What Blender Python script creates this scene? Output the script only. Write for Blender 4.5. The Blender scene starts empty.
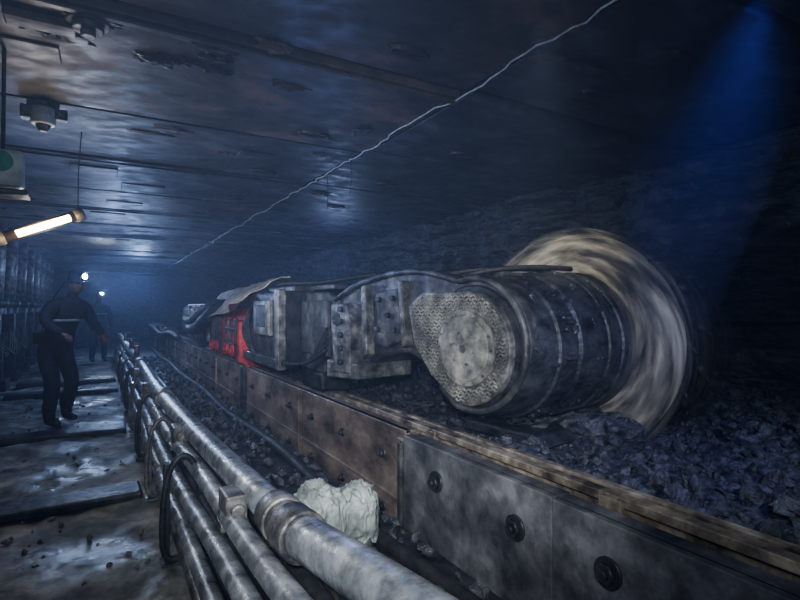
import bpy, bmesh, math, random
from mathutils import Vector, Matrix, noise, Euler
random.seed(7)
S=bpy.context.scene
COL=S.collection

# ------------------------------------------------------------------ materials
def mat(name,c1,c2,scale=6,rough=0.5,rough2=None,metal=0.0,bump=0.3,stretch=(1,1,1),c3=None,detail=8,bdist=0.02,spec=0.5):
    m=bpy.data.materials.new(name); m.use_nodes=True
    nt=m.node_tree; N=nt.nodes; L=nt.links
    b=N['Principled BSDF']
    tc=N.new('ShaderNodeTexCoord'); mp=N.new('ShaderNodeMapping'); mp.inputs['Scale'].default_value=stretch
    L.new(tc.outputs['Object'],mp.inputs[0])
    n=N.new('ShaderNodeTexNoise'); n.inputs['Scale'].default_value=scale; n.inputs['Detail'].default_value=detail; n.inputs['Roughness'].default_value=0.65
    L.new(mp.outputs[0],n.inputs['Vector'])
    r=N.new('ShaderNodeValToRGB'); e=r.color_ramp.elements
    e[0].position=0.36; e[0].color=(*c1,1); e[1].position=0.66; e[1].color=(*c2,1)
    if c3:
        k=r.color_ramp.elements.new(0.52); k.color=(*c3,1)
    L.new(n.outputs[0],r.inputs[0]); L.new(r.outputs[0],b.inputs['Base Color'])
    n2=N.new('ShaderNodeTexNoise'); n2.inputs['Scale'].default_value=scale*3.1; n2.inputs['Detail'].default_value=6
    L.new(mp.outputs[0],n2.inputs['Vector'])
    mr=N.new('ShaderNodeMapRange'); mr.inputs['From Min'].default_value=0.35; mr.inputs['From Max'].default_value=0.65
    mr.inputs['To Min'].default_value=rough; mr.inputs['To Max'].default_value=rough2 if rough2 is not None else min(1,rough+0.25)
    L.new(n2.outputs[0],mr.inputs[0]); L.new(mr.outputs[0],b.inputs['Roughness'])
    b.inputs['Metallic'].default_value=metal
    b.inputs['Specular IOR Level'].default_value=spec
    if bump>0:
        bp=N.new('ShaderNodeBump'); bp.inputs['Strength'].default_value=bump; bp.inputs['Distance'].default_value=bdist
        ad=N.new('ShaderNodeMath'); ad.operation='ADD'
        L.new(n.outputs[0],ad.inputs[0]); L.new(n2.outputs[0],ad.inputs[1])
        L.new(ad.outputs[0],bp.inputs['Height']); L.new(bp.outputs[0],b.inputs['Normal'])
    return m
def emis(name,c,s):
    m=bpy.data.materials.new(name); m.use_nodes=True
    b=m.node_tree.nodes['Principled BSDF']; b.inputs['Base Color'].default_value=(*c,1)
    b.inputs['Emission Color'].default_value=(*c,1); b.inputs['Emission Strength'].default_value=s
    return m
M_canopy=mat('canopy_steel',(0.014,0.016,0.026),(0.12,0.125,0.16),1.9,0.4,0.7,0.15,0.4,(0.8,1.3,1),c3=(0.042,0.045,0.06),bdist=.012)
M_canopyR=mat('canopy_rusty_steel',(0.014,0.014,0.019),(0.17,0.105,0.08),2.0,0.4,0.7,0.1,0.45,(0.8,1.2,1),c3=(0.055,0.044,0.043),bdist=.012)
M_roof=mat('coal_roof',(0.01,0.011,0.015),(0.05,0.052,0.065),3,0.4,0.7,0,0.5)
M_coal=mat('coal_seam',(0.012,0.014,0.018),(0.11,0.115,0.135),5,0.3,0.6,0,0.9,(1,0.6,2.2),bdist=0.04)
M_rubble=mat('coal_rubble_mat',(0.014,0.015,0.019),(0.14,0.145,0.165),14,0.25,0.5,0,0.9,bdist=0.02)
M_plate=mat('spill_plate_steel',(0.07,0.055,0.046),(0.4,0.32,0.26),3.5,0.33,0.55,0.15,0.3,(1,0.7,1.4),c3=(0.22,0.175,0.145))
M_plateB=mat('spill_plate_blue_steel',(0.055,0.058,0.068),(0.3,0.3,0.325),4.5,0.32,0.55,0.25,0.3,c3=(0.15,0.15,0.163))
M_pipe=mat('pipe_metal',(0.12,0.13,0.145),(0.56,0.59,0.61),7,0.22,0.5,0.4,0.25,c3=(0.33,0.35,0.375))
M_pipe2=mat('pipe_grimy',(0.04,0.04,0.045),(0.34,0.33,0.32),9,0.3,0.55,0.3,0.3,c3=(0.16,0.155,0.148))
M_steel=mat('shearer_steel',(0.022,0.023,0.026),(0.19,0.186,0.18),5,0.35,0.6,0.2,0.4,c3=(0.085,0.084,0.083))
M_steelL=mat('shearer_worn_steel',(0.045,0.045,0.045),(0.42,0.41,0.39),8,0.3,0.55,0.2,0.35,c3=(0.18,0.176,0.168))
M_cov=mat('gear_cover_steel',(0.1,0.1,0.09),(0.58,0.57,0.5),6,0.35,0.6,0.1,0.35,c3=(0.31,0.305,0.265))
M_dark=mat('grimy_dark_steel',(0.01,0.011,0.014),(0.065,0.067,0.078),6,0.35,0.6,0.2,0.4)
M_wet=mat('gearbox_wet_steel',(0.01,0.012,0.016),(0.09,0.094,0.11),5,0.25,0.5,0.2,0.7,(1,1,1.5))
M_red=mat('red_paint',(0.14,0.016,0.02),(0.75,0.08,0.085),5,0.35,0.6,0,0.3,c3=(0.5,0.045,0.05))
M_rub=mat('rubber_hose',(0.012,0.012,0.014),(0.045,0.045,0.048),10,0.5,0.75,0,0.2)
M_tarp=mat('dusty_tarp',(0.28,0.245,0.215),(0.65,0.59,0.53),6,0.6,0.85,0,0.4)
M_sack=mat('woven_sack',(0.16,0.18,0.175),(0.58,0.63,0.6),7,0.35,0.6,0,0.5,c3=(0.38,0.42,0.4))
M_rail=mat('haulage_rail_mat',(0.07,0.058,0.045),(0.64,0.55,0.42),6,0.3,0.55,0.15,0.3,c3=(0.32,0.27,0.205))
M_gap_line=mat('pale_gap_line',(0.35,0.37,0.4),(0.7,0.72,0.78),20,0.5,0.7,0,0.2)
M_white=mat('white_paint',(0.35,0.37,0.37),(0.7,0.73,0.72),8,0.4,0.6,0,0.1)
M_green=mat('green_paint',(0.02,0.18,0.12),(0.05,0.35,0.22),8,0.4,0.6,0,0.1)
M_cloth=mat('work_cloth',(0.005,0.006,0.014),(0.016,0.02,0.036),9,0.75,0.9,0,0.3)
M_skin=mat('skin',(0.09,0.05,0.04),(0.17,0.1,0.08),12,0.5,0.6,0,0.1)
M_helm=mat('helmet_plastic',(0.012,0.016,0.05),(0.03,0.04,0.09),8,0.35,0.45,0,0.05)
M_boot=mat('rubber_boot',(0.01,0.01,0.01),(0.03,0.03,0.03),9,0.3,0.5,0,0.1)
M_stripe=mat('reflective_stripe',(0.2,0.24,0.3),(0.35,0.4,0.48),20,0.3,0.4,0,0.05)
M_lamp=emis('headlamp_glow',(0.75,0.85,1.0),400)
M_led=emis('led_tube_glow',(1.0,0.8,0.42),30)
M_floor=mat('wet_mud_floor',(0.06,0.066,0.062),(0.42,0.43,0.4),3.0,0.4,0.7,0,0.8,c3=(0.2,0.208,0.195))
nt=M_floor.node_tree; b=nt.nodes['Principled BSDF']
tc=nt.nodes.new('ShaderNodeTexCoord'); pn=nt.nodes.new('ShaderNodeTexNoise'); pn.inputs['Scale'].default_value=1.6; pn.inputs['Detail'].default_value=6
nt.links.new(tc.outputs['Object'],pn.inputs['Vector'])
pr=nt.nodes.new('ShaderNodeMapRange'); pr.inputs['From Min'].default_value=0.40; pr.inputs['From Max'].default_value=0.52; pr.inputs['To Min'].default_value=0.25; pr.inputs['To Max'].default_value=0.7
nt.links.new(pn.outputs[0],pr.inputs[0]); nt.links.new(pr.outputs[0],b.inputs['Roughness'])

# ------------------------------------------------------------------ helpers
def empty(name,loc=(0,0,0),rot=(0,0,0),parent=None):
    o=bpy.data.objects.new(name,None); o.location=loc; o.rotation_euler=rot; o.empty_display_size=0.2
    COL.objects.link(o)
    if parent: o.parent=parent
    return o
def fin(name,bm,m,parent=None,smooth=False,bevel=0.0,auto=True):
    me=bpy.data.meshes.new(name); bmesh.ops.recalc_face_normals(bm,faces=bm.faces[:]) 
    bm.to_mesh(me); bm.free()
    o=bpy.data.objects.new(name,me); COL.objects.link(o)
    ms=m if isinstance(m,(list,tuple)) else [m]
    for x in ms: me.materials.append(x)
    if smooth:
        for p in me.polygons: p.use_smooth=True
    if bevel>0:
        md=o.modifiers.new('bevel','BEVEL'); md.width=bevel; md.segments=2; md.limit_method='ANGLE'; md.angle_limit=0.6
    if parent: o.parent=parent
    return o
def abox(bm,c,s,rot=(0,0,0),mi=0):
    r=bmesh.ops.create_cube(bm,size=1.0)
    M=Matrix.Translation(c)@Euler(rot).to_matrix().to_4x4()@Matrix.Diagonal((s[0],s[1],s[2],1))
    bmesh.ops.transform(bm,matrix=M,verts=r['verts'])
    for f in set(f for v in r['verts'] for f in v.link_faces): f.material_index=mi
def acyl(bm,p1,p2,r1,r2=None,seg=24,mi=0):
    p1=Vector(p1);p2=Vector(p2); r2=r1 if r2 is None else r2
    d=p2-p1
    r=bmesh.ops.create_cone(bm,cap_ends=True,segments=seg,radius1=r1,radius2=max(r2,1e-4),depth=d.length)
    q=Vector((0,0,1)).rotation_difference(d.normalized()).to_matrix().to_4x4()
    bmesh.ops.transform(bm,matrix=Matrix.Translation((p1+p2)/2)@q,verts=r['verts'])
    for f in set(f for v in r['verts'] for f in v.link_faces):
        f.material_index=mi
        if len(f.verts)==4: f.smooth=True
def box(name,c,s,m,parent=None,rot=(0,0,0),bevel=0.01):
    bm=bmesh.new(); abox(bm,c,s,rot); return fin(name,bm,m,parent,bevel=bevel)
def cyl(name,p1,p2,r,m,parent=None,r2=None,seg=28,bevel=0.0):
    bm=bmesh.new(); acyl(bm,p1,p2,r,r2,seg); return fin(name,bm,m,parent,bevel=bevel)
def atube(bm,pts,r,seg=14,mi=0,sub=4,ring=0.0):
    P=[Vector(p) for p in pts]
    Q=[]
    for i in range(len(P)-1):
        a=P[max(i-1,0)];b=P[i];c=P[i+1];d=P[min(i+2,len(P)-1)]
        for k in range(sub):
            t=k/sub
            Q.append(0.5*((2*b)+(c-a)*t+(2*a-5*b+4*c-d)*t*t+(3*b-a-3*c+d)*t**3))
    Q.append(P[-1])
    up=None; rings=[]
    for i,q in enumerate(Q):
        T=(Q[min(i+1,len(Q)-1)]-Q[max(i-1,0)]).normalized()
        if up is None:
            up=Vector((0,0,1)) if abs(T.z)<0.9 else Vector((1,0,0))
        s=T.cross(up).normalized(); up=s.cross(T).normalized()
        rr=r*(1+(ring if i%2 else -ring))
        rings.append([bm.verts.new(q+s*math.cos(2*math.pi*k/seg)*rr+up*math.sin(2*math.pi*k/seg)*rr) for k in range(seg)])
    for i in range(len(rings)-1):
        for k in range(seg):
            f=bm.faces.new((rings[i][k],rings[i][(k+1)%seg],rings[i+1][(k+1)%seg],rings[i+1][k])); f.smooth=True; f.material_index=mi
    for rg in (rings[0],rings[-1]):
        f=bm.faces.new(rg); f.material_index=mi
def tube(name,pts,r,m,parent=None,seg=14,sub=4,ring=0.0):
    bm=bmesh.new(); atube(bm,pts,r,seg,0,sub,ring); return fin(name,bm,m,parent)
def aprism(bm,outline,x0,x1,mi=0):
    A=[bm.verts.new((x0,y,z)) for y,z in outline]; B=[bm.verts.new((x1,y,z)) for y,z in outline]
    n=len(A)
    fs=[bm.faces.new(A),bm.faces.new(B[::-1])]
    for i in range(n): fs.append(bm.faces.new((A[i],B[i],B[(i+1)%n],A[(i+1)%n])))
    for f in fs: f.material_index=mi
def prism(name,outline,x0,x1,m,parent=None,bevel=0.015):
    bm=bmesh.new(); aprism(bm,outline,x0,x1); return fin(name,bm,m,parent,bevel=bevel)
def lathe_x(name,prof,m,parent=None,seg=64,smooth=False,cap=True):
    bm=bmesh.new(); rings=[]
    for x,r in prof:
        rings.append([bm.verts.new((x,r*math.cos(2*math.pi*k/seg),r*math.sin(2*math.pi*k/seg))) for k in range(seg)])
    for i in range(len(rings)-1):
        for k in range(seg):
            f=bm.faces.new((rings[i][k],rings[i][(k+1)%seg],rings[i+1][(k+1)%seg],rings[i+1][k])); f.smooth=True
    if cap:
        bm.faces.new(rings[0]); bm.faces.new(rings[-1])
    o=fin(name,bm,m,parent)
    if not smooth:
        md=o.modifiers.new('es','EDGE_SPLIT'); md.split_angle=math.radians(35)
    return o
def alump(bm,c,s,seed,sub=2,amp=0.35,mi=0,smooth=False,freq=1.6):
    r=bmesh.ops.create_icosphere(bm,subdivisions=sub,radius=1.0)
    rz=Euler((random.random()*6,random.random()*6,random.random()*6)).to_matrix() if isinstance(s,(int,float)) else Matrix.Identity(3)
    sv=Vector((s,s*random.uniform(.6,1),s*random.uniform(.5,.9))) if isinstance(s,(int,float)) else Vector(s)
    for v in r['verts']:
        p=v.co.copy()
        k=1+amp*noise.noise(p*freq+Vector((seed*3.7,seed,seed*1.3)))*1.6
        q=Vector((p.x*sv.x,p.y*sv.y,p.z*sv.z))*k
        v.co=rz@q+Vector(c)
    for f in set(f for v in r['verts'] for f in v.link_faces):
        f.material_index=mi; f.smooth=smooth
def grid(name,us,vs,fn,m,parent=None,smooth=True):
    bm=bmesh.new(); V=[[bm.verts.new(fn(u,v)) for v in vs] for u in us]
    for i in range(len(us)-1):
        for j in range(len(vs)-1):
            f=bm.faces.new((V[i][j],V[i+1][j],V[i+1][j+1],V[i][j+1])); f.smooth=smooth
    return fin(name,bm,m,parent)
def lin(a,b,n,p=1.0): return [a+(b-a)*((i/(n-1))**p) for i in range(n)]
def fbm(p,o=5): return noise.fractal(p,1.0,2.0,o)

CZ=2.85
# ------------------------------------------------------------------ room shell
def f_floor(x,y):
    z=0.035*fbm(Vector((x*1.2,y*1.2,0)),5)+0.018*fbm(Vector((x*6,y*6,3)),4)
    return (x,y,z)
grid('floor',lin(-3.2,2.25,160),lin(-1.0,27,420,1.9),f_floor,M_floor)
def f_face(y,z):
    lay=math.floor(z*5+0.6*fbm(Vector((y*0.6,z*0.5,0)),3))
    x=5.15-0.28*max(0,z-2.0)-0.25*max(0,(0.9-z))
    x+=0.2*noise.noise(Vector((y*0.9,lay*1.7,4)))+0.25*fbm(Vector((y*0.8,z*1.6,7)),5)+0.06*fbm(Vector((y*4,z*8,1)),4)
    return (x,y,z)
grid('wall_right',lin(-1.0,27,420,1.7),lin(0.1,3.1,90),f_face,M_coal,smooth=False)
box('wall_back',(1.2,27.1,1.5),(9.5,0.2,3.6),M_coal,bevel=0)
def f_left(y,z): return (-3.1+0.25*(z)*0.4+0.05*fbm(Vector((y,z,2)),4),y,z)
grid('wall_left',lin(-1,27,90),lin(-0.05,3.0,12),f_left,M_dark,smooth=False)
box('ceiling',(1.2,13,CZ+0.42),(9.6,28.6,0.2),M_roof,bevel=0)

# roof canopies of the powered supports
for i in range(-1,16):
    y0=1.3+1.5*(i-0)
    cy=y0+0.75
    root=empty('roof_support_canopy',(0,cy,CZ))
    bm=bmesh.new()
    dz=random.uniform(-0.03,0.02)
    abox(bm,(-0.45,0,0.06+dz),(5.1,1.44,0.12),(random.uniform(-.012,.012),0,0))
    abox(bm,(-0.45,-0.67,dz-0.01),(5.1,0.045,0.02))
    for k in range(2):
        abox(bm,(random.uniform(-1.2,1.9),random.uniform(-.4,.4),dz-0.006),(random.uniform(.2,.5),random.uniform(.2,.4),0.014),(0,0,random.uniform(-.05,.05)))
    fin('main_canopy_plate',bm,M_canopyR if (i<2 or i%4==0) else M_canopy,root,bevel=0.006)
    bm=bmesh.new()
    ln=random.uniform(2.5,2.65)
    abox(bm,(2.16+ln/2,0,0.05+dz),(ln,1.42,0.1),(random.uniform(-.01,.01),random.uniform(0.005,0.02),0))
    fin('extension_canopy_plate',bm,M_canopy,root,bevel=0.01)
    bm=bmesh.new()
    for k in range(6):
        alump(bm,(random.uniform(-1.4,3.8),random.uniform(-.6,.6),dz-.003),(random.uniform(.06,.2),random.uniform(.03,.1),.012),k+i*7,3,.5,freq=2)
    fin('roof_crust',bm,M_canopyR if i<4 else M_canopy,root)
    bm=bmesh.new()
    for xx in (-0.9,1.5,2.9):
        yy=0.45 if xx<2 else 0.3
        R=[];n=20
        for k in range(n):
            a=2*math.pi*k/n
            R.append((math.cos(a),math.sin(a)))
        o1=[bm.verts.new((xx+.14*c,yy+.055*s,dz-0.001)) for c,s in R]; o2=[bm.verts.new((xx+.13*c,yy+.05*s,dz-0.02)) for c,s in R]; o3=[bm.verts.new((xx+.11*c,yy+.04*s,dz-0.02)) for c,s in R]; o4=[bm.verts.new((xx+.11*c,yy+.04*s,dz-0.004)) for c,s in R]
        for a,b_ in ((o1,o2),(o2,o3),(o3,o4)):
            for k in range(n): bm.faces.new((a[k],a[(k+1)%n],b_[(k+1)%n],b_[k]))
        bm.faces.new(o4)
    fin('lifting_slots',bm,M_dark,root)
for i in range(0,9):
    y=9.6+1.5*i
    r=empty('hydraulic_prop',(-1.6,y,0))
    cyl('outer_cylinder',(0,0,0.0),(0.05,0,1.5),0.17,M_dark,r,bevel=0.01)
    cyl('piston_rod',(0.05,0,1.5),(0.1,0,2.84),0.12,M_pipe2,r)
    cyl('collar',(0.045,0,1.42),(0.053,0,1.55),0.2,M_dark,r)
    box('base_pontoon',(0.0,0,0.09),(0.5,0.55,0.2),M_dark,r)
    box('valve_block',(0.26,-.05,1.15),(0.16,0.22,0.3),M_dark,r)
    bm=bmesh.new()
    for k in range(4): atube(bm,[(.26,-.05+.04*k,1.28),(.3+.03*k,-.3,.8-.05*k),(.3,-.75,.62+.05*k),(.26,-1.3,.9),(.22,-1.52,1.2)],.016,7)
    fin('prop_hoses',bm,M_rub,r)
for y,w,h,xl in ((4.35,0.3,0.07,0.28),(6.7,0.3,0.07,0.27),(9.9,0.3,0.08,0.27),(11.3,0.35,0.08,0.27)):
    bm=bmesh.new()
    abox(bm,((-1.25+xl)/2,y,h/2),(xl+1.25,w,h),(0,0,random.uniform(-.04,.04)))
    fin('support_base_bar',bm,M_dark,bevel=0.02)
bm=bmesh.new()
for k in range(300):
    x=random.uniform(-1.2,0.25); y=0.8+12*random.random()**1.4
    alump(bm,(x,y,0.0),random.uniform(0.006,0.03),k,1,0.4)
fin('loose_mud_lumps',bm,M_floor)

# ------------------------------------------------------------------ thin pale tube drawing the light line at the canopy tip gap
pts=[]; y=0.35
while y<22:
    pts.append((2.06+0.07*noise.noise(Vector((y*1.3,0,0)))+random.uniform(-.025,.025),y,CZ-0.035+0.015*noise.noise(Vector((y*2,3,0))))); y+=random.uniform(.04,.16)
root=empty('canopy_gap_line')
tube('cable',pts,0.006,M_gap_line,root,seg=6,sub=1)
for yy,l in ((5.2,.42),(4.6,.36),(7.5,.2)):
    tube('drip_strand',[(2.1,yy,CZ-0.02),(2.11,yy,CZ-l/2),(2.1,yy+.01,CZ-l)],0.003,M_canopy,root,seg=6)

r=empty('roof_bolt_boss',(-0.06,2.98,CZ-0.02))
cyl('flange',(0,0,0),(0,0,-0.03),0.1,M_canopyR,r,bevel=0.008); cyl('ring',(0,0,-0.03),(0,0,-0.06),0.07,M_steel,r,bevel=0.006); cyl('bolt',(0,0,-0.06),(0,0,-0.09),0.035,M_steelL,r,seg=6,bevel=0.004)
box('gusset',(-0.2,0.1,-0.02),(0.3,0.12,0.05),M_canopyR,r); 
bm=bmesh.new()
for k in range(9): alump(bm,(random.uniform(-.5,1.2),random.uniform(-.35,.3),0),(random.uniform(.06,.16),random.uniform(.03,.07),.035),k,3,.5,freq=2)
fin('crust',bm,M_canopyR,r)
r=empty('gas_sensor',(-0.35,4.35,CZ)); r.scale=(.62,.62,.75)
box('bracket',(0,0,-0.04),(0.3,0.12,0.12),M_steel,r); cyl('housing',(0.0,0,-0.08),(0,0,-0.24),0.12,M_white,r,bevel=0.02); cyl('cap',(0,0,-0.24),(0,0,-0.3),0.08,M_steelL,r,r2=0.04,bevel=0.01)
box('side_box',(-0.15,0,-0.14),(0.12,0.12,0.12),M_steelL,r); box('side_box_small',(0.17,0,-0.13),(0.12,0.1,0.1),M_steelL,r)
r=empty('control_box',(-0.46,3.5,2.15))
box('case',(0,0,0),(0.19,0.14,0.2),M_white,r,bevel=0.02); cyl('green_dial',(0.0,-0.07,0.03),(0.0,-0.082,0.03),0.055,M_green,r); box('hanger_strap',(0,0,0.4),(0.02,0.02,0.62),M_dark,r)
box('lower_shelf',(0,0,-0.13),(0.24,0.18,0.03),M_steel,r)
p1=Vector((-0.66,4.9,1.92)); p2=Vector((-0.16,5.0,2.16)); dv=(p2-p1).normalized()
r=empty('led_tunnel_light')
bm=bmesh.new(); acyl(bm,p1,p2,0.045,seg=20); acyl(bm,p1-dv*.05,p1+dv*.03,0.052,seg=20); acyl(bm,p2-dv*.03,p2+dv*.04,0.052,seg=20); fin('casing',bm,M_plate,r)
off=Vector((0.0,-0.036,-0.008))
bm=bmesh.new(); acyl(bm,p1+dv*.12+off,p2-dv*.06+off,0.026,seg=16); fin('led_strip',bm,M_led,r)
bm=bmesh.new()
for p in (p1,p2): atube(bm,[p,(p.x,p.y,(p.z+CZ)/2),(p.x+.02,p.y,CZ)],0.004,8)
atube(bm,[p1,p1+Vector((-.2,0,-.12)),p1+Vector((-.5,.1,.05)),p1+Vector((-.9,.2,.6))],0.014,8)
fin('suspension_wires',bm,M_rub,r)

# ------------------------------------------------------------------ conveyor spill plates
XP=1.5; H=0.675
segs=[(-0.4,0.62),(0.62,1.42),(1.42,2.54),(2.54,4.3),(4.3,6.2),(6.4,8.0),(8.0,9.6),(9.6,11.2),(11.2,12.8),(12.8,14.4),(14.4,16),(16,17.6),(17.6,19.2),(19.2,20.8)]
conv=empty('face_conveyor')
for i,(a,b_) in enumerate(segs):
    near=b_<2.6
    bm=bmesh.new()
    c=(a+b_)/2; l=b_-a-0.015
    j=random.uniform(-0.008,0.008)
    zt=H-(0.0 if near else -0.02)
    abox(bm,(XP+j+(0.0 if near else .02),c,(zt)/2+0.01),(0.04,l,zt))
    abox(bm,(XP+j+0.045,c,zt-0.0),(0.08,l,0.02))
    abox(bm,(XP+j-0.03,c,0.06),(0.05,l,0.05))
    if not near:
        abox(bm,(XP+j-0.006,c,0.3),(0.015,l*0.96,0.02))
        abox(bm,(XP+j-0.006,a+0.05,0.36),(0.02,0.05,0.6))
    fin('spill_plate_%d'%i,bm,M_plateB if near else M_plate,conv,bevel=0.005)
    bm=bmesh.new()
    if near: bp=[(c+.18*l,0.52)] if i!=2 else [(1.62,0.5),(2.2,0.52)]
    else: bp=[(a+l*t,z) for t in (.15,.5,.85) for z in (0.52,0.2)]
    for yy,zz in bp:
        rr=0.042 if near else 0.024
        x=XP+j-(0.02 if near else 0.0)
        acyl(bm,(x+.01,yy,zz),(x-0.012,yy,zz),rr*1.25,seg=24)
        acyl(bm,(x-0.01,yy,zz),(x-0.03,yy,zz),rr*0.85,seg=6)
        acyl(bm,(x-0.03,yy,zz),(x-0.045,yy,zz),rr*0.45,seg=12)
    fin('bolts_%d'%i,bm,M_dark,conv)
box('joint_block',(XP,6.3,0.36),(0.07,0.16,0.66),M_dark,conv)
box('joint_block_b',(XP-0.03,2.54,0.4),(0.03,0.04,0.5),M_steel,conv)
box('trough_deck',(1.8,10,0.14),(0.55,22,0.08),M_dark,conv)
bm=bmesh.new()
for k in range(70): 
    abox(bm,(1.8,-0.5+k*0.3,0.2),(0.44,0.06,0.05))
fin('flight_bars',bm,M_dark,conv)
bm=bmesh.new()
for k in range(260):
    alump(bm,(random.uniform(1.6,2.0),random.uniform(-.3,14),0.2+random.random()*.06),random.uniform(.02,.07),k,1,.35)
fin('carried_coal',bm,M_rubble,conv)
bm=bmesh.new()
abox(bm,(2.08,10,0.52),(0.07,22,0.045)); abox(bm,(2.22,10,0.5),(0.05,22,0.05)); abox(bm,(2.14,10,0.3),(0.1,22,0.36))
fin('rack_rails',bm,M_rail,conv,bevel=0.006)
bm=bmesh.new()
for k in range(75): acyl(bm,(2.1,-0.6+k*0.28,0.48),(2.22,-0.6+k*0.28,0.47),0.03,seg=10)
fin('rack_pins',bm,M_dark,conv)
bm=bmesh.new()
for k in range(15): abox(bm,(2.05,0.1+k*1.5,0.46),(0.04,0.12,0.14))
fin('rack_brackets',bm,M_rail,conv,bevel=0.005)

# ------------------------------------------------------------------ coal floor + rubble
def hz(x,y):
    b_=0.40+0.07*(x-2.2)+0.12*max(0,x-4.2)
    b_-=0.12*math.exp(-((x-3.9)**2+(y-3.1)**2)/0.9)
    return b_
def f_heap(x,y):
    z=hz(x,y)+0.10*fbm(Vector((x*2.0,y*2.0,5)),5)+0.03*fbm(Vector((x*11,y*11,9)),3)
    if x<2.35: z-= (2.35-x)*0.7
    return (x,y,z)
grid('coal_floor',lin(2.24,5.4,150),lin(-0.8,26,480,1.8),f_heap,M_rubble,smooth=False)
bm=bmesh.new()
for k in range(3200):
    x=2.3+2.7*random.random(); y=-0.2+11*random.random()**1.5
    s=random.choice([.012,.015,.02,.02,.03,.03,.04,.045,.07])*random.uniform(.7,1.2)
    z=f_heap(x,y)[2]
    if (x-3.9)**2+(y-3.1)**2<0.5 and s>.05: continue
    alump(bm,(x,y,z+s*.2),s,k,1,.45)
fin('coal_rubble',bm,M_rubble)
bm=bmesh.new()
for (x,y,s) in ((3.0,3.0,.2),(3.25,2.9,.26),(3.4,2.6,.18),(2.8,3.4,.16),(4.0,2.0,.13),(4.2,1.6,.18),(2.7,4.3,.15)):
    alump(bm,(x,y,f_heap(x,y)[2]+s*.3),(s*1.25,s,s*.55),x*7,3,.4,freq=2.2)
fin('coal_boulders',bm,M_rubble)

# ------------------------------------------------------------------ pipe bundle beside walkway
pb=empty('hydraulic_pipe_rack')
tube('main_pipe_far',[(.50,17,.62),(.50,12,.62),(.52,8.5,.6),(.50,5.6,.6),(.54,3.6,.6),(.605,2.02,.6)],0.065,M_pipe,pb,seg=28,sub=6)
tube('main_pipe_near',[(.605,1.72,.62),(.635,1.35,.655),(.67,1.0,.675),(.715,0.5,.69),(.75,0.1,.70)],0.072,M_pipe,pb,seg=28,sub=6)
bm=bmesh.new()
acyl(bm,(.608,2.03,.598),(.602,1.9,.606),0.088,seg=32); acyl(bm,(.603,1.93,.604),(.6,1.8,.61),0.078,seg=32); acyl(bm,(.602,1.84,.608),(.606,1.7,.618),0.09,seg=32)
fin('pipe_coupling',bm,M_pipe2,pb,bevel=0.01)
for yy in (5.2,8.4,11.5): cyl('pipe_collar',(.503,yy,.6),(.507,yy-.18,.6),0.085,M_pipe2,pb,bevel=0.01)
def wig(x0,z0,x1,z1,a=0.02,seed=0,y0=0.5,y1=16):
    P=[];n=22
    for k in range(n):
        t=(k/(n-1))**1.3; y=y0+(y1-y0)*t
        f=min(1,t*4)
        P.append((x0+(x1-x0)*f+a*noise.noise(Vector((y*.8,seed,0)))*1.3,y,z0+(z1-z0)*f+a*noise.noise(Vector((y*.7,seed+9,0)))*1.3))
    return P
tube('pipe_2',wig(.53,.55,.45,.47,.02,1),0.045,M_pipe,pb,seg=18)
tube('pipe_3',wig(.44,.46,.40,.36,.02,2),0.042,M_pipe,pb,seg=18)
tube('pipe_4',wig(.40,.33,.37,.25,.025,3),0.038,M_pipe,pb,seg=18)
tube('pipe_5',wig(.38,.22,.37,.16,.02,4),0.032,M_pipe2,pb,seg=18)
tube('hose_6',wig(.66,.42,.60,.45,.03,5),0.035,M_rub,pb,seg=14)
tube('pipe_7',wig(.78,.36,.68,.44,.02,6),0.036,M_pipe2,pb,seg=14)
tube('hose_8',wig(.52,.34,.50,.34,.03,7),0.028,M_rub,pb,seg=14)
for i,yy in enumerate((3.1,4.2,5.4,6.6,7.9,9.3,10.8,12.5)):
    bm=bmesh.new()
    xo=.315
    atube(bm,[(xo+.1,yy,.02),(xo,yy,.06),(xo-.01,yy,.3),(xo+.02,yy,.5),(xo+.09,yy,.585),(xo+.16,yy,.5),(xo+.18,yy,.25),(xo+.14,yy,.03)],0.017,10)
    abox(bm,(xo+.13,yy,.012),(.3,.12,.03))
    abox(bm,(xo+.01,yy+.03,.3),(.03,.06,.5))
    fin('pipe_hoop_%d'%i,bm,M_pipe2 if i%2 else M_dark,pb,bevel=0.004)
for i,(x,y,z) in enumerate(((.5,2.3,.56),(.47,3.8,.55),(.44,6.1,.55),(.43,7.6,.55))):
    bm=bmesh.new(); abox(bm,(x,y,z),(.09,.16,.12)); abox(bm,(x,y,z-.08),(.12,.1,.04)); acyl(bm,(x,y-.08,z),(x,y-.11,z),.03,seg=12)
    fin('pipe_clamp_%d'%i,bm,M_pipe2,pb,bevel=0.01)
for yy in (9.0,10.5,13):
    cyl('valve_%d'%yy,(.5,yy,.66),(.5,yy,.82),.04,M_pipe2,pb,bevel=.008); cyl('valve_handle_%d'%yy,(.42,yy,.84),(.6,yy,.84),.018,M_pipe2,pb)
tray=empty('cable_tray')
box('tray_floor',(1.16,9,0.16),(0.62,20,0.05),M_dark,tray); box('tray_lip',(0.85,9,0.2),(0.03,20,0.14),M_dark,tray)
tube('tray_cable',[(1.3+.03*math.sin(y*1.7),y,.21+.01*math.sin(y*2)) for y in [0.2+j*.8 for j in range(22)]],.04,M_rub,tray,seg=10,sub=3)
for k in range(8): box('tray_leg_%d'%k,(1.16,0.9+k*2.2,.07),(.5,.08,.15),M_dark,tray)
bm=bmesh.new()
for k in range(700): alump(bm,(random.uniform(.88,1.44),random.uniform(.6,14),.2),random.uniform(.015,.055),k,1,.5)
fin('tray_coal_spill',bm,M_rubble,tray)
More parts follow.
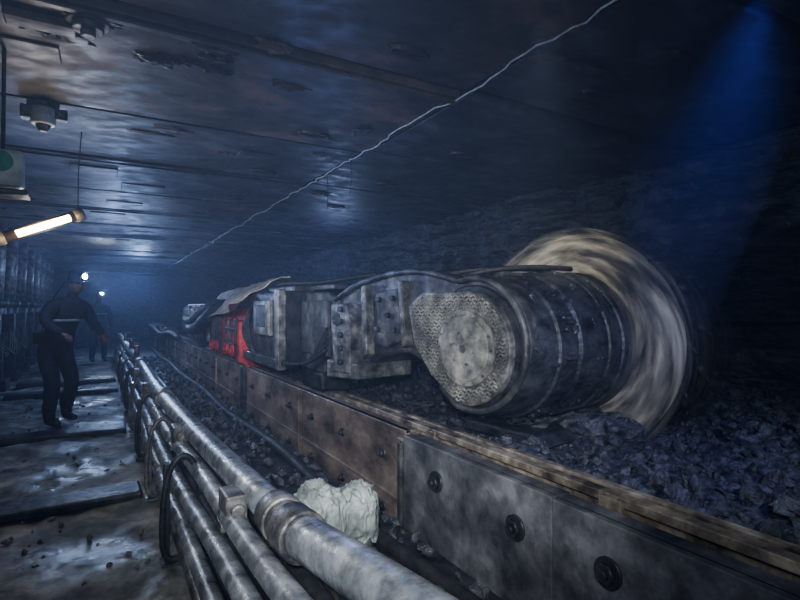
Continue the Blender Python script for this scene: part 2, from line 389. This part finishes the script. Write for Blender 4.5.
def sack(c,s,seed,rot=0):
    bm=bmesh.new(); r=bmesh.ops.create_icosphere(bm,subdivisions=6,radius=1)
    for v in r['verts']:
        p=v.co.copy()
        q=Vector((math.copysign(abs(p.x)**.75,p.x),math.copysign(abs(p.y)**.75,p.y),math.copysign(abs(p.z)**.7,p.z)))
        cr=1-2*abs(noise.noise(p*1.5+Vector((seed,0,0))))
        cr2=1-2*abs(noise.noise(p*3.4+Vector((0,seed,0))))
        cr3=1-2*abs(noise.noise(p*7+Vector((0,seed,3))))
        k=.80+.17*cr+.09*cr2+.03*cr3
        q*=k
        if p.z>.5:
            t=(p.z-.5)/.5; q.x*=1-.25*t; q.y*=1-.25*t
            a=math.atan2(p.y,p.x); w=1+.16*t*math.sin(a*7+seed); q.x*=w; q.y*=w
        if p.z<-.2: q.z=max(q.z,-.75)
        v.co=Matrix.Rotation(rot,3,'Z')@Vector((q.x*s[0],q.y*s[1],q.z*s[2]))+Vector(c)
    return fin('woven_sack',bm,M_sack,smooth=True)
sack((.95,2.45,.35),(.12,.13,.19),1.3,.3)
sack((1.16,2.45,.33),(.11,.12,.17),5.1,-.5)

# ------------------------------------------------------------------ SHEARER
sh=empty('longwall_shearer')
A=(2.25,2.9,1.12)
arm=empty('ranging_arm',A,(0,0,math.radians(10)),sh)
def arc(cy,cz,r,a0,a1,n):
    return [(cy+r*math.cos(math.radians(a0+(a1-a0)*i/(n-1))),cz+r*math.sin(math.radians(a0+(a1-a0)*i/(n-1)))) for i in range(n)]
out=[(1.75,-.26),(1.75,.36),(1.5,.47),(1.1,.55),(.75,.58),(.45,.56)]+arc(0,0.03,.47,75,290,22)+[(.3,-.3),(.42,-.18),(.7,-.08),(.95,-.12),(1.3,-.24)]
prism('arm_casing',out,0.02,0.7,M_steel,arm,bevel=0.03)
bm=bmesh.new(); 
atube(bm,[(0.0,y*0.985,z*0.985) for y,z in out[1:-4]],0.025,8,sub=2)
fin('casing_lip',bm,M_steel,arm)
cov=[(.62,.30),(.45,.40)]+arc(.02,0.0,.40,78,282,24)+[(.36,-.22),(.55,.0)]
prism('tread_cover',cov,-0.05,0.03,M_steelL,arm,bevel=0.012)
bm=bmesh.new()
def inside(y,z,poly):
    c=False;n=len(poly);j=n-1
    for i in range(n):
        yi,zi=poly[i];yj,zj=poly[j]
        if (zi>z)!=(zj>z) and y<(yj-yi)*(z-zi)/(zj-zi)+yi: c=not c
        j=i
    return c
for i in range(-17,28):
    for j in range(-17,19):
        y=i*.028+(.014 if j%2 else 0); z=j*.026
        if math.hypot(y,z)<.275: continue
        if not inside(y*1.05,z*1.05,cov): continue
        abox(bm,(-0.056,y,z),(.016,.024,.008),(math.radians(45 if (i+j)%2 else -45),0,0))
fin('tread_studs',bm,M_cov,arm)
bm=bmesh.new()
acyl(bm,(0,0,0),(-.075,0,0),.26,seg=48); acyl(bm,(-.07,0,0),(-.09,0,0),.225,seg=48)
fin('gear_cover',bm,M_cov,arm,bevel=.006)
bm=bmesh.new()
acyl(bm,(-.085,0,0),(-.1,0,0),.03,seg=6)
acyl(bm,(-.08,0.08,0.03),(-.1,0.08,.03),.012,seg=8)
for k in range(16):
    a=k*math.pi/8; acyl(bm,(-.07,.242*math.cos(a),.242*math.sin(a)),(-.088,.242*math.cos(a),.242*math.sin(a)),.01,seg=6)
for k in range(6):
    a=k*math.pi/3+.2; acyl(bm,(-.08,.11*math.cos(a),.11*math.sin(a)),(-.098,.11*math.cos(a),.11*math.sin(a)),.010,seg=8)
fin('cover_bolts',bm,M_steelL,arm)
prism('neck_plate',[(.72,.02),(.78,.44),(1.08,.42),(1.12,-.02),(.95,-.06)],-0.02,0.05,M_steel,arm,bevel=.02)
prism('neck_rib',[(.64,-.02),(.69,.5),(.74,.5),(.69,-.04)],-0.06,0.05,M_steelL,arm,bevel=.01)
prism('neck_rib_b',[(1.14,-.12),(1.17,.48),(1.23,.47),(1.21,-.16)],-0.07,0.05,M_steelL,arm,bevel=.01)
prism('pivot_flange',[(1.3,-.3),(1.3,.1),(1.36,.32),(1.6,.32),(1.6,.05),(1.55,-.3)],-0.14,0.06,M_steelL,arm,bevel=.02)
bm=bmesh.new()
for zz in (-.2,-.08,.04,.16,.27):
    acyl(bm,(-.13,1.42,zz),(-.17,1.42,zz),.028,seg=6)
for (y,z) in ((.82,.1),(1.04,.1),(.84,.36),(1.02,.35),(.9,.22)):
    acyl(bm,(-.02,y,z),(-.05,y,z),.024,seg=6)
acyl(bm,(-.13,1.5,.18),(-.15,1.5,.18),.06,seg=20)
fin('flange_bolts',bm,M_dark,arm)
prism('arm_foot',[(1.2,-.34),(1.2,-.2),(1.7,-.2),(1.7,-.36)],-0.12,0.5,M_steelL,arm,bevel=.015)
lathe_x('gearbox_housing',[(0.0,.43),(.06,.47),(.3,.5),(.31,.52),(.5,.53),(.52,.55),(.84,.56),(.85,.575),(.9,.575),(.91,.56),(1.05,.555),(1.06,.57),(1.12,.57),(1.13,.53),(1.6,.53)],M_wet,arm,seg=96)
bm=bmesh.new()
for k in range(9):
    a=math.radians(110+k*25)
    abox(bm,(.41,.525*math.cos(a),.525*math.sin(a)),(.12,.07,.03),(a,0,0))
for a in (205,235):
    a=math.radians(a)
    abox(bm,(.75,.56*math.cos(a),.56*math.sin(a)),(.5,.03,.04),(a,0,0))
for k in range(60):
    a=math.radians(random.uniform(60,300)); x=random.uniform(.05,1.1)
    rr=.45+.1*min(1,x/.5)
    alump(bm,(x,rr*math.cos(a),rr*math.sin(a)),random.uniform(.01,.035),k,2,.5)
fin('gearbox_lugs_and_mud',bm,M_wet,arm)
bm=bmesh.new()
atube(bm,[(.1,.5,.45),(.35,.2,.56),(.7,.0,.6),(1.1,-.1,.6)],.02,8); atube(bm,[(.1,.7,.5),(.4,.4,.58),(.8,.2,.6),(1.1,.1,.6)],.018,8)
fin('spray_hoses',bm,M_rub,arm)
prism('cowl_blade',[(-.3,-.62),(.35,-.60),(.42,-.68),(-.35,-.7)],.35,1.1,M_wet,arm,bevel=.015)
# drum
dr=empty('cutting_drum',(-.28,0,0),(0,0,0),arm)
M_drum=mat('drum_steel',(0.02,0.02,0.022),(0.14,0.13,0.115),5,0.4,0.6,0.3,0.4)
lathe_x('drum_hub',[(1.42,.52),(1.5,.58),(2.3,.64),(2.35,.0001)],M_drum,dr,cap=False)
R1=.93
lathe_x('end_ring',[(2.22,.6),(2.22,R1-.06),(2.3,R1-.06),(2.3,.6)],M_drum,dr,cap=False)
bm=bmesh.new()
for s in range(3):
    prev=None
    for k in range(49):
        t=k/48; a=2*math.pi*(s/3+t*.75); x=1.55+.7*t
        c,sn=math.cos(a),math.sin(a)
        q=[bm.verts.new((x-.03,.56*c,.56*sn)),bm.verts.new((x-.03,(R1-.08)*c,(R1-.08)*sn)),bm.verts.new((x+.03,(R1-.08)*c,(R1-.08)*sn)),bm.verts.new((x+.03,.56*c,.56*sn))]
        if prev:
            for e in range(4): bm.faces.new((prev[e],prev[(e+1)%4],q[(e+1)%4],q[e]))
        prev=q
        if k%4==2:
            acyl(bm,(x,(R1-.12)*c,(R1-.12)*sn),(x,(R1-.03)*math.cos(a+.08),(R1-.03)*math.sin(a+.08)),.045,.03,seg=10)
            acyl(bm,(x,(R1-.03)*math.cos(a+.08),(R1-.03)*math.sin(a+.08)),(x,(R1+.02)*math.cos(a+.14),(R1+.02)*math.sin(a+.14)),.022,.004,seg=8)
fin('vanes_and_picks',bm,M_drum,dr)
def blurmat(name,ca,cb,amin,amax,cm=None,fr=26.0):
    m=bpy.data.materials.new(name); m.use_nodes=True; nt=m.node_tree; N=nt.nodes; L=nt.links
    b=N['Principled BSDF']; b.inputs['Roughness'].default_value=.6
    tc=N.new('ShaderNodeTexCoord'); sp=N.new('ShaderNodeSeparateXYZ'); L.new(tc.outputs['Object'],sp.inputs[0])
    def mt(op,a,b_=None):
        n=N.new('ShaderNodeMath'); n.operation=op
        for i,v in enumerate((a,b_)):
            if v is None: continue
            if isinstance(v,(int,float)): n.inputs[i].default_value=v
            else: L.new(v,n.inputs[i])
        return n.outputs[0]
    r=mt('SQRT',mt('ADD',mt('MULTIPLY',sp.outputs[1],sp.outputs[1]),mt('MULTIPLY',sp.outputs[2],sp.outputs[2])))
    cmb=N.new('ShaderNodeCombineXYZ')
    L.new(mt('MULTIPLY',r,fr),cmb.inputs[0]); L.new(mt('MULTIPLY',mt('DIVIDE',sp.outputs[1],r),2.2),cmb.inputs[1]); L.new(mt('ADD',mt('MULTIPLY',mt('DIVIDE',sp.outputs[2],r),2.2),mt('MULTIPLY',sp.outputs[0],16.0)),cmb.inputs[2])
    nz=N.new('ShaderNodeTexNoise'); nz.inputs['Scale'].default_value=1.0; nz.inputs['Detail'].default_value=5; L.new(cmb.outputs[0],nz.inputs['Vector'])
    rp=N.new('ShaderNodeValToRGB'); e=rp.color_ramp.elements; e[0].position=.36; e[0].color=(*ca,1); e[1].position=.68; e[1].color=(*cb,1)
    if cm: k=e.new(.52); k.color=(*cm,1)
    L.new(nz.outputs[0],rp.inputs[0]); L.new(rp.outputs[0],b.inputs['Base Color'])
    mr=N.new('ShaderNodeMapRange'); mr.inputs['From Min'].default_value=.35; mr.inputs['From Max'].default_value=.65; mr.inputs['To Min'].default_value=amin; mr.inputs['To Max'].default_value=amax
    L.new(nz.outputs[0],mr.inputs[0]); L.new(mr.outputs[0],b.inputs['Alpha'])
    return m
M_blur=blurmat('spinning_vane_streaks',(.09,.08,.065),(.72,.65,.5),.5,.9,(.36,.32,.245),14)
M_blur2=blurmat('spinning_outer_streaks',(.012,.014,.022),(.12,.118,.12),.15,.5)  # dark bluish tone paints the dim haze over the drum's outer side
M_blur3=blurmat('flung_dust_streaks',(.1,.095,.08),(.5,.46,.36),.0,.4,None,14)
lathe_x('spinning_front',[(1.52,.55),(1.46,.72),(1.5,.86),(1.58,.91)],M_blur,dr,seg=96,smooth=True,cap=False)
lathe_x('spinning_front_dust',[(1.40,.6),(1.36,.78),(1.42,.93),(1.55,.97)],M_blur3,dr,seg=96,smooth=True,cap=False)
lathe_x('spinning_outer',[(1.58,.91),(1.7,.94),(2.3,.96),(2.42,.92)],M_blur2,dr,seg=96,smooth=True,cap=False)

bd=empty('main_body',(0,0,0),(0,0,0),sh)
prism('pivot_frame',[(4.55,.85),(4.55,1.5),(4.8,1.56),(5.6,1.58),(5.6,.74),(4.9,.74)],1.95,3.0,M_steel,bd,bevel=.02)
box('pivot_cover_plate',(1.93,5.1,1.2),(.05,.75,.55),M_steel,bd,bevel=.01)
box('end_frame',(2.35,6.4,1.16),(1.2,1.55,.86),M_dark,bd,bevel=.03)
box('end_frame_post',(1.74,5.68,1.16),(.1,.14,.9),M_steelL,bd,bevel=.015)
box('end_frame_hatch',(1.73,6.35,1.28),(.06,.7,.42),M_steelL,bd,bevel=.015)
box('end_frame_hatch_b',(1.72,6.35,1.3),(.06,.4,.26),M_dark,bd,bevel=.01)
box('end_frame_sill',(1.78,6.4,.78),(.2,1.5,.12),M_steel,bd,bevel=.015)
box('top_hatch',(2.3,6.2,1.62),(.8,1.0,.07),M_steel,bd,bevel=.015)
box('top_hatch_b',(2.35,5.2,1.62),(.6,.6,.06),M_steel,bd,bevel=.015)
box('red_section',(2.35,8.2,.98),(1.1,2.0,.8),M_red,bd,bevel=.03)
box('red_haulage_box',(1.8,7.75,.85),(.3,.9,.75),M_red,bd,bevel=.05)
box('red_motor_box',(1.8,8.8,.95),(.26,.8,.62),M_red,bd,bevel=.05)
bm=bmesh.new()
for yy in (7.4,7.75,8.1,8.5,8.8,9.1):
    abox(bm,(1.645,yy,.95),(.05,.05,.6))
for zz in (.7,.9,1.1):
    abox(bm,(1.64,7.75,zz),(.04,.8,.03))
fin('section_ribs',bm,M_dark,bd,bevel=.006)
bm=bmesh.new()
for yy in (7.5,7.95,8.65,9.0):
    acyl(bm,(1.66,yy,.8),(1.6,yy,.8),.09,seg=20); acyl(bm,(1.6,yy,.8),(1.57,yy,.8),.05,seg=8)
fin('section_caps',bm,M_red,bd,bevel=.006)
box('rear_body',(2.4,11.4,1.12),(1.1,4.2,.75),M_steel,bd,bevel=.03)
bm=bmesh.new()
for yy in (9.8,10.6,11.4,12.2,13.0): abox(bm,(1.83,yy,1.1),(.08,.1,.7)); abox(bm,(1.84,yy+.4,1.2),(.05,.5,.35))
fin('rear_body_ribs',bm,M_steelL,bd,bevel=.01)
prism('far_arm',[(13.4,.8),(13.4,1.45),(14.3,1.5),(15.4,1.4),(15.8,1.1),(15.5,.8),(14.5,.7)],2.0,2.7,M_steel,bd)
lathe_x('far_drum',[(2.9,.3),(2.92,.62),(3.6,.62),(3.62,.3)],M_drum,bd).location=(0,15.4,1.1)
for yy in (5.3,9.0,12.5):
    box('sliding_shoe',(2.12,yy,.64),(.32,.6,.2),M_dark,bd,bevel=.03)
for yy in (5.5,12.0): box('face_side_leg',(3.1,yy,.66),(.25,.7,.75),M_dark,bd,bevel=.03)
def f_tarp(u,v):
    y=6.9+3.8*u; x=2.3-.66*v
    dp=.03*v if v<.25 else .01+(v-.25)*(.42+.5*u)
    z=1.83-.12*u-dp+.06*noise.noise(Vector((u*5,v*3,1)))+.03*noise.noise(Vector((u*13,v*6,1)))
    return (x-.07*math.sin(u*15)*v-.04,y,z)
o=grid('tarp_cover',lin(0,1,60),lin(0,1,24),f_tarp,M_tarp,bd); o.modifiers.new('s','SOLIDIFY').thickness=.012
tube('corrugated_hose',[(1.95,9.6,1.45),(1.75,9.4,1.4),(1.6,9.6,1.2),(1.58,10.2,1.05),(1.6,11,.98),(1.7,12,1.0)],.1,M_rub,bd,seg=16,sub=10,ring=.12)
tube('corrugated_hose_b',[(1.95,10.2,1.5),(1.7,10.4,1.35),(1.62,11.2,1.15),(1.7,12.5,1.15)],.09,M_rub,bd,seg=16,sub=10,ring=.12)
bm=bmesh.new()
for k in range(5):
    a=.05*k
    atube(bm,[(1.92,7.1,1.5-a),(1.7-.02*k,6.9,1.35-a),(1.66,6.6,.95-a*.5),(1.66,6.0,.78+a*.3),(1.85,5.2,.82),(1.9,4.7,1.0+a)],.018,8)
atube(bm,[(2.2,7.3,1.6),(2.0,6.5,1.7),(2.1,5.4,1.68),(2.3,4.5,1.72),(2.3,3.9,1.68)],.025,8)
fin('hydraulic_hoses',bm,M_rub,bd)

r=empty('cable_handler_chain')
bm=bmesh.new()
for k in range(40):
    abox(bm,(1.5,13.2+k*.16,.82+.05*math.sin(k*.5)),(.22,.11,.12),(0,0,random.uniform(-.15,.15)))
fin('chain_links',bm,M_dark,r,bevel=.01)
tube('cable',[(1.35,11+k*.8,.8+.06*math.sin(k)) for k in range(12)],.05,M_rub,r)

# ------------------------------------------------------------------ miners
def skinned(name,verts,edges,root,m,parent,sub=2):
    me=bpy.data.meshes.new(name); me.from_pydata([v[:3] for v in verts],edges,[]); me.materials.append(m)
    o=bpy.data.objects.new(name,me); COL.objects.link(o); o.parent=parent
    sk=o.modifiers.new('skin','SKIN'); sk.use_smooth_shade=True
    for i,v in enumerate(verts):
        rr=v[3]; o.data.skin_vertices[0].data[i].radius=rr if isinstance(rr,tuple) else (rr,rr)
        o.data.skin_vertices[0].data[i].use_root=(i==root)
    ss=o.modifiers.new('sub','SUBSURF'); ss.levels=sub; ss.render_levels=sub
    return o
def miner(loc,rot,pose,s=1.0,beam=40):
    r=empty('miner',loc,(0,0,rot)); r.scale=(s,s,s)
    b=0.2 if pose=='reach' else .05
    V=[(0,-.02,.93,(.18,.14)),(0,b*.4,1.12,(.17,.135)),(0,b*.9,1.3,(.205,.15)),(0,b*1.2,1.42,(.14,.11)),(0,b*1.45,1.5,(.06,.06)),(0,b*1.6,1.58,(.058,.058))]
    E=[(0,1),(1,2),(2,3),(3,4),(4,5)]
    legs={'reach':(((-.11,-.03,.86),(-.15,.1,.49),(-.16,-.04,.12)),((.11,-.02,.86),(.16,.2,.5),(.18,.16,.12))),
          'stand':(((-.1,0,.86),(-.12,.03,.48),(-.13,0,.12)),((.1,0,.86),(.14,.08,.48),(.16,.03,.12)))}[pose]
    feet=[]
    for L_ in legs:
        i=len(V); V+= [(*L_[0],.115),(*L_[1],.088),(*L_[2],.072)]; E+=[(0,i),(i,i+1),(i+1,i+2)]; feet.append(L_[2])
    arms={'reach':(((-.21,b*1.1,1.4),(-.3,.25,1.2),(-.24,.5,1.06)),((.21,b*1.1,1.4),(.33,.3,1.22),(.3,.56,1.1))),
          'stand':(((-.2,.05,1.4),(-.27,.04,1.12),(-.24,.16,.9)),((.2,.05,1.4),(.28,.08,1.13),(.2,.3,1.05)))}[pose]
    for A_ in arms:
        i=len(V); V+= [(*A_[0],.085),(*A_[1],.064),(*A_[2],.045)]; E+=[(3,i),(i,i+1),(i+1,i+2)]
    skinned('coverall_body',V,E,0,M_cloth,r)
    for k,f in enumerate(feet):
        skinned('boot_%d'%k,[(f[0],f[1],.3,.08),(f[0],f[1],.12,.068),(f[0],f[1]+.02,.055,.055),(f[0],f[1]+.14,.045,.05),(f[0],f[1]+.2,.04,.035)],[(0,1),(1,2),(2,3),(3,4)],1,M_boot,r,1)
    for k,A_ in enumerate(arms):
        w=Vector(A_[2]); d=(w-Vector(A_[1])).normalized(); sd=Vector((1,0,0)); sd=(sd-d*sd.dot(d)).normalized(); up=sd.cross(d)
        if up.z<0: up=-up
        sg=1 if k==0 else -1
        pv=[w,w+d*.05,w+d*.095]
        skinned('palm_%d'%k,[(*pv[0],(.03,.025)),(*pv[1],(.042,.018)),(*pv[2],(.04,.016))],[(0,1),(1,2)],0,M_skin,r,1)
        for f in range(4):
            o_=sd*sg*(.03-.02*f); l=(.03,.034,.032,.025)[f]
            a=pv[2]-d*.01+o_; p1_=a+d*l-up*.006; p2_=p1_+d*l*.6-up*l*.6; p3_=p2_-up*l*.7+d*.004
            skinned('finger_%d_%d'%(k,f),[(*a,.009),(*p1_,.009),(*p2_,.008),(*p3_,.007)],[(0,1),(1,2),(2,3)],0,M_skin,r,1)
        a=pv[0]+d*.03+sd*sg*.03; skinned('thumb_%d'%k,[(*a,.011),(*(a+d*.03+sd*sg*.02-up*.01),.010),(*(a+d*.055+sd*sg*.02-up*.025),.008)],[(0,1),(1,2)],0,M_skin,r,1)
    hc=Vector((0,b*1.75+.01,1.655))
    bm=bmesh.new(); q=bmesh.ops.create_uvsphere(bm,u_segments=32,v_segments=24,radius=1)
    for v in q['verts']:
        p=v.co.copy(); x,y,z=p.x*.076,p.y*.095,p.z*.115
        if z<0: x*=1-.28*(-p.z)**1.5; 
        if p.y>.6: y*=.95
        g=math.exp(-((p.x/.16)**2+((p.z+.12)/.2)**2)); 
        if p.y>0: y+=.026*g
        for ex in (-.36,.36):
            g=math.exp(-(((p.x-ex)/.16)**2+((p.z-.12)/.1)**2)); 
            if p.y>0: y-=.012*g
        g=math.exp(-((p.x/.3)**2+((p.z+.48)/.06)**2)); 
        if p.y>0: y+=.006*g
        v.co=Vector((x,y,z))+hc
    for sx in (-1,1): alump(bm,hc+Vector((sx*.077,-.005,-.005)),(.012,.022,.034),1,2,0,smooth=True)
    fin('head',bm,M_skin,r,smooth=True)
    bm=bmesh.new()
    for sx in (-1,1): alump(bm,hc+Vector((sx*.028,.083,.014)),(.012,.008,.009),1,2,0,smooth=True)
    abox(bm,hc+Vector((0,.094,-.055)),(.045,.008,.006))
    fin('eyes_and_mouth',bm,M_boot,r)
    bm=bmesh.new(); n=32; prof=[(.0,.165),(.04,.16),(.075,.135),(.098,.095),(.105,.05),(.108,.04),(.135,.03),(.133,.025),(.1,.035)]
    rings=[[bm.verts.new(hc+Vector((max(a,.0005)*math.cos(2*math.pi*k/n)*.93,max(a,.0005)*math.sin(2*math.pi*k/n)*1.12*(1.1 if (a>.12 and math.sin(2*math.pi*k/n)>0) else 1),z))) for k in range(n)] for a,z in prof]
    for i in range(len(rings)-1):
        for k in range(n): bm.faces.new((rings[i][k],rings[i][(k+1)%n],rings[i+1][(k+1)%n],rings[i+1][k])).smooth=True
    fin('helmet',bm,M_helm,r)
    cyl('headlamp_body',hc+Vector((0,.1,.09)),hc+Vector((0,.15,.095)),.032,M_boot,r)
    cyl('headlamp_lens',hc+Vector((0,.15,.095)),hc+Vector((0,.155,.0955)),.028,M_lamp,r)
    l=bpy.data.lights.new('headlamp_beam','SPOT'); l.energy=beam; l.color=(.6,.75,1); l.spot_size=math.radians(95); l.spot_blend=1; l.shadow_soft_size=.03
    lo=bpy.data.objects.new('headlamp_beam',l); COL.objects.link(lo); lo.parent=r; lo.location=hc+Vector((0,.175,.096)); lo.rotation_euler=(math.radians(88),0,0)
    tube('lamp_cable',[hc+Vector((0,.09,.12)),hc+Vector((.04,-.03,.165)),hc+Vector((.03,-.14,.05)),(0.05,-.06,1.4),(.1,-.12,1.05)],.006,M_boot,r,seg=6)
    def band(cx,cy,cz,rx,ry,h,m,nm):
        bm=bmesh.new(); n=32
        a=[bm.verts.new((cx+rx*math.cos(2*math.pi*k/n),cy+ry*math.sin(2*math.pi*k/n),cz)) for k in range(n)]; c=[bm.verts.new((v.co.x,v.co.y,cz+h)) for v in a]
        for k in range(n): bm.faces.new((a[k],a[(k+1)%n],c[(k+1)%n],c[k])).smooth=True
        o=fin(nm,bm,m,r); o.modifiers.new('s','SOLIDIFY').thickness=.008
    band(0,b*.75,1.22,.2,.165,.03,M_stripe,'chest_stripe'); band(0,b*.15,1.02,.185,.15,.05,M_boot,'belt')
    box('lamp_battery',(.12,-.14,1.02),(.1,.05,.14),M_boot,r)
    return r,hc
FD=lambda dx,dy: math.atan2(-dx,dy)
miner((-.46,7.55,0.02),FD(.60,-.8),'reach',beam=70)
miner((-.02,15.5,0.02),FD(.25,-.95),'stand',beam=60)

# ------------------------------------------------------------------ spray mist, a volume shaped as the blue light beam
bm=bmesh.new(); acyl(bm,(3.15,2.28,.5),(2.55,1.28,2.84),.17,.42,seg=48)
m=bpy.data.materials.new('spray_beam_mat'); m.use_nodes=True; nt=m.node_tree; nt.nodes.remove(nt.nodes['Principled BSDF'])
v=nt.nodes.new('ShaderNodeVolumePrincipled'); v.inputs['Color'].default_value=(.45,.55,1,1); v.inputs['Density'].default_value=.14; v.inputs['Anisotropy'].default_value=.1
nt.links.new(v.outputs[0],nt.nodes['Material Output'].inputs['Volume'])
fin('spray_beam_mist',bm,m)

# ------------------------------------------------------------------ lights
def spot(name,loc,tgt,e,c,ang=60,blend=.6,size=.08):
    l=bpy.data.lights.new(name,'SPOT'); l.energy=e; l.color=c; l.spot_size=math.radians(ang); l.spot_blend=blend; l.shadow_soft_size=size
    o=bpy.data.objects.new(name,l); COL.objects.link(o); o.location=loc
    o.rotation_euler=(Vector(tgt)-Vector(loc)).to_track_quat('-Z','Y').to_euler(); return o
def point(name,loc,e,c,size=.1):
    l=bpy.data.lights.new(name,'POINT'); l.energy=e; l.color=c; l.shadow_soft_size=size
    o=bpy.data.objects.new(name,l); COL.objects.link(o); o.location=loc; return o
spot('cap_lamp_key',(-.25,-.2,1.75),(2.0,3.7,1.0),480,(.92,.96,1.0),64,1.0)
point('walkway_fill',(-.2,-.4,2.0),58,(.74,.84,1.0),.3)
spot('drum_light',(1.75,1.7,2.7),(3.15,3.3,1.95),150,(1,.97,.9),46,1.0)  # added light without a fixture, brightens the drum's top only
spot('rubble_light',(2.0,-.4,2.3),(3.3,2.4,.5),150,(.68,.78,1.0),60,1.0)
point('roof_fill_a',(-.5,6.3,1.95),26,(.42,.56,1.0),.2)  # this and the next four: added blue fills, no fixtures on the roof
point('roof_fill_b',(.3,11,1.9),85,(.36,.52,1.0),.25)
point('roof_fill_c',(1.0,17,2.1),120,(.36,.54,1.0),.3)
point('roof_fill_d',(1.5,4.0,1.85),16,(.24,.34,.9),.35)
point('roof_fill_e',(3.6,8.5,2.1),26,(.4,.55,1.0),.25)
spot('body_light',(.3,4.2,2.2),(2.0,7.8,1.2),210,(.92,.95,1.0),58,1.0)  # added light without a fixture, brightens the shearer body
point('led_spill',(-.35,4.72,1.95),13,(1.0,.85,.6),.15)
spot('spray_spot',(2.47,1.14,2.84),(3.15,2.28,.5),150,(.14,.2,.95),60,1.0,.15)  # blue spot added so the mist column shows as a beam
w=bpy.data.worlds.new('World'); S.world=w; w.use_nodes=True
w.node_tree.nodes['Background'].inputs[0].default_value=(.05,.09,.28,1); w.node_tree.nodes['Background'].inputs[1].default_value=.2
vs=w.node_tree.nodes.new('ShaderNodeVolumeScatter'); vs.inputs['Color'].default_value=(.5,.63,1,1); vs.inputs['Density'].default_value=.016; vs.inputs['Anisotropy'].default_value=.2
w.node_tree.links.new(vs.outputs[0],w.node_tree.nodes['World Output'].inputs['Volume'])
try: S.view_settings.look='AgX - Medium High Contrast'
except Exception as e: print(e)

cam=bpy.data.cameras.new('camera'); cam.sensor_width=36; cam.lens=23.4; cam.clip_start=.02
co=bpy.data.objects.new('camera',cam); COL.objects.link(co); co.location=(0,0,1.4); co.rotation_euler=(math.radians(90.88),0,math.radians(-30)); S.camera=co
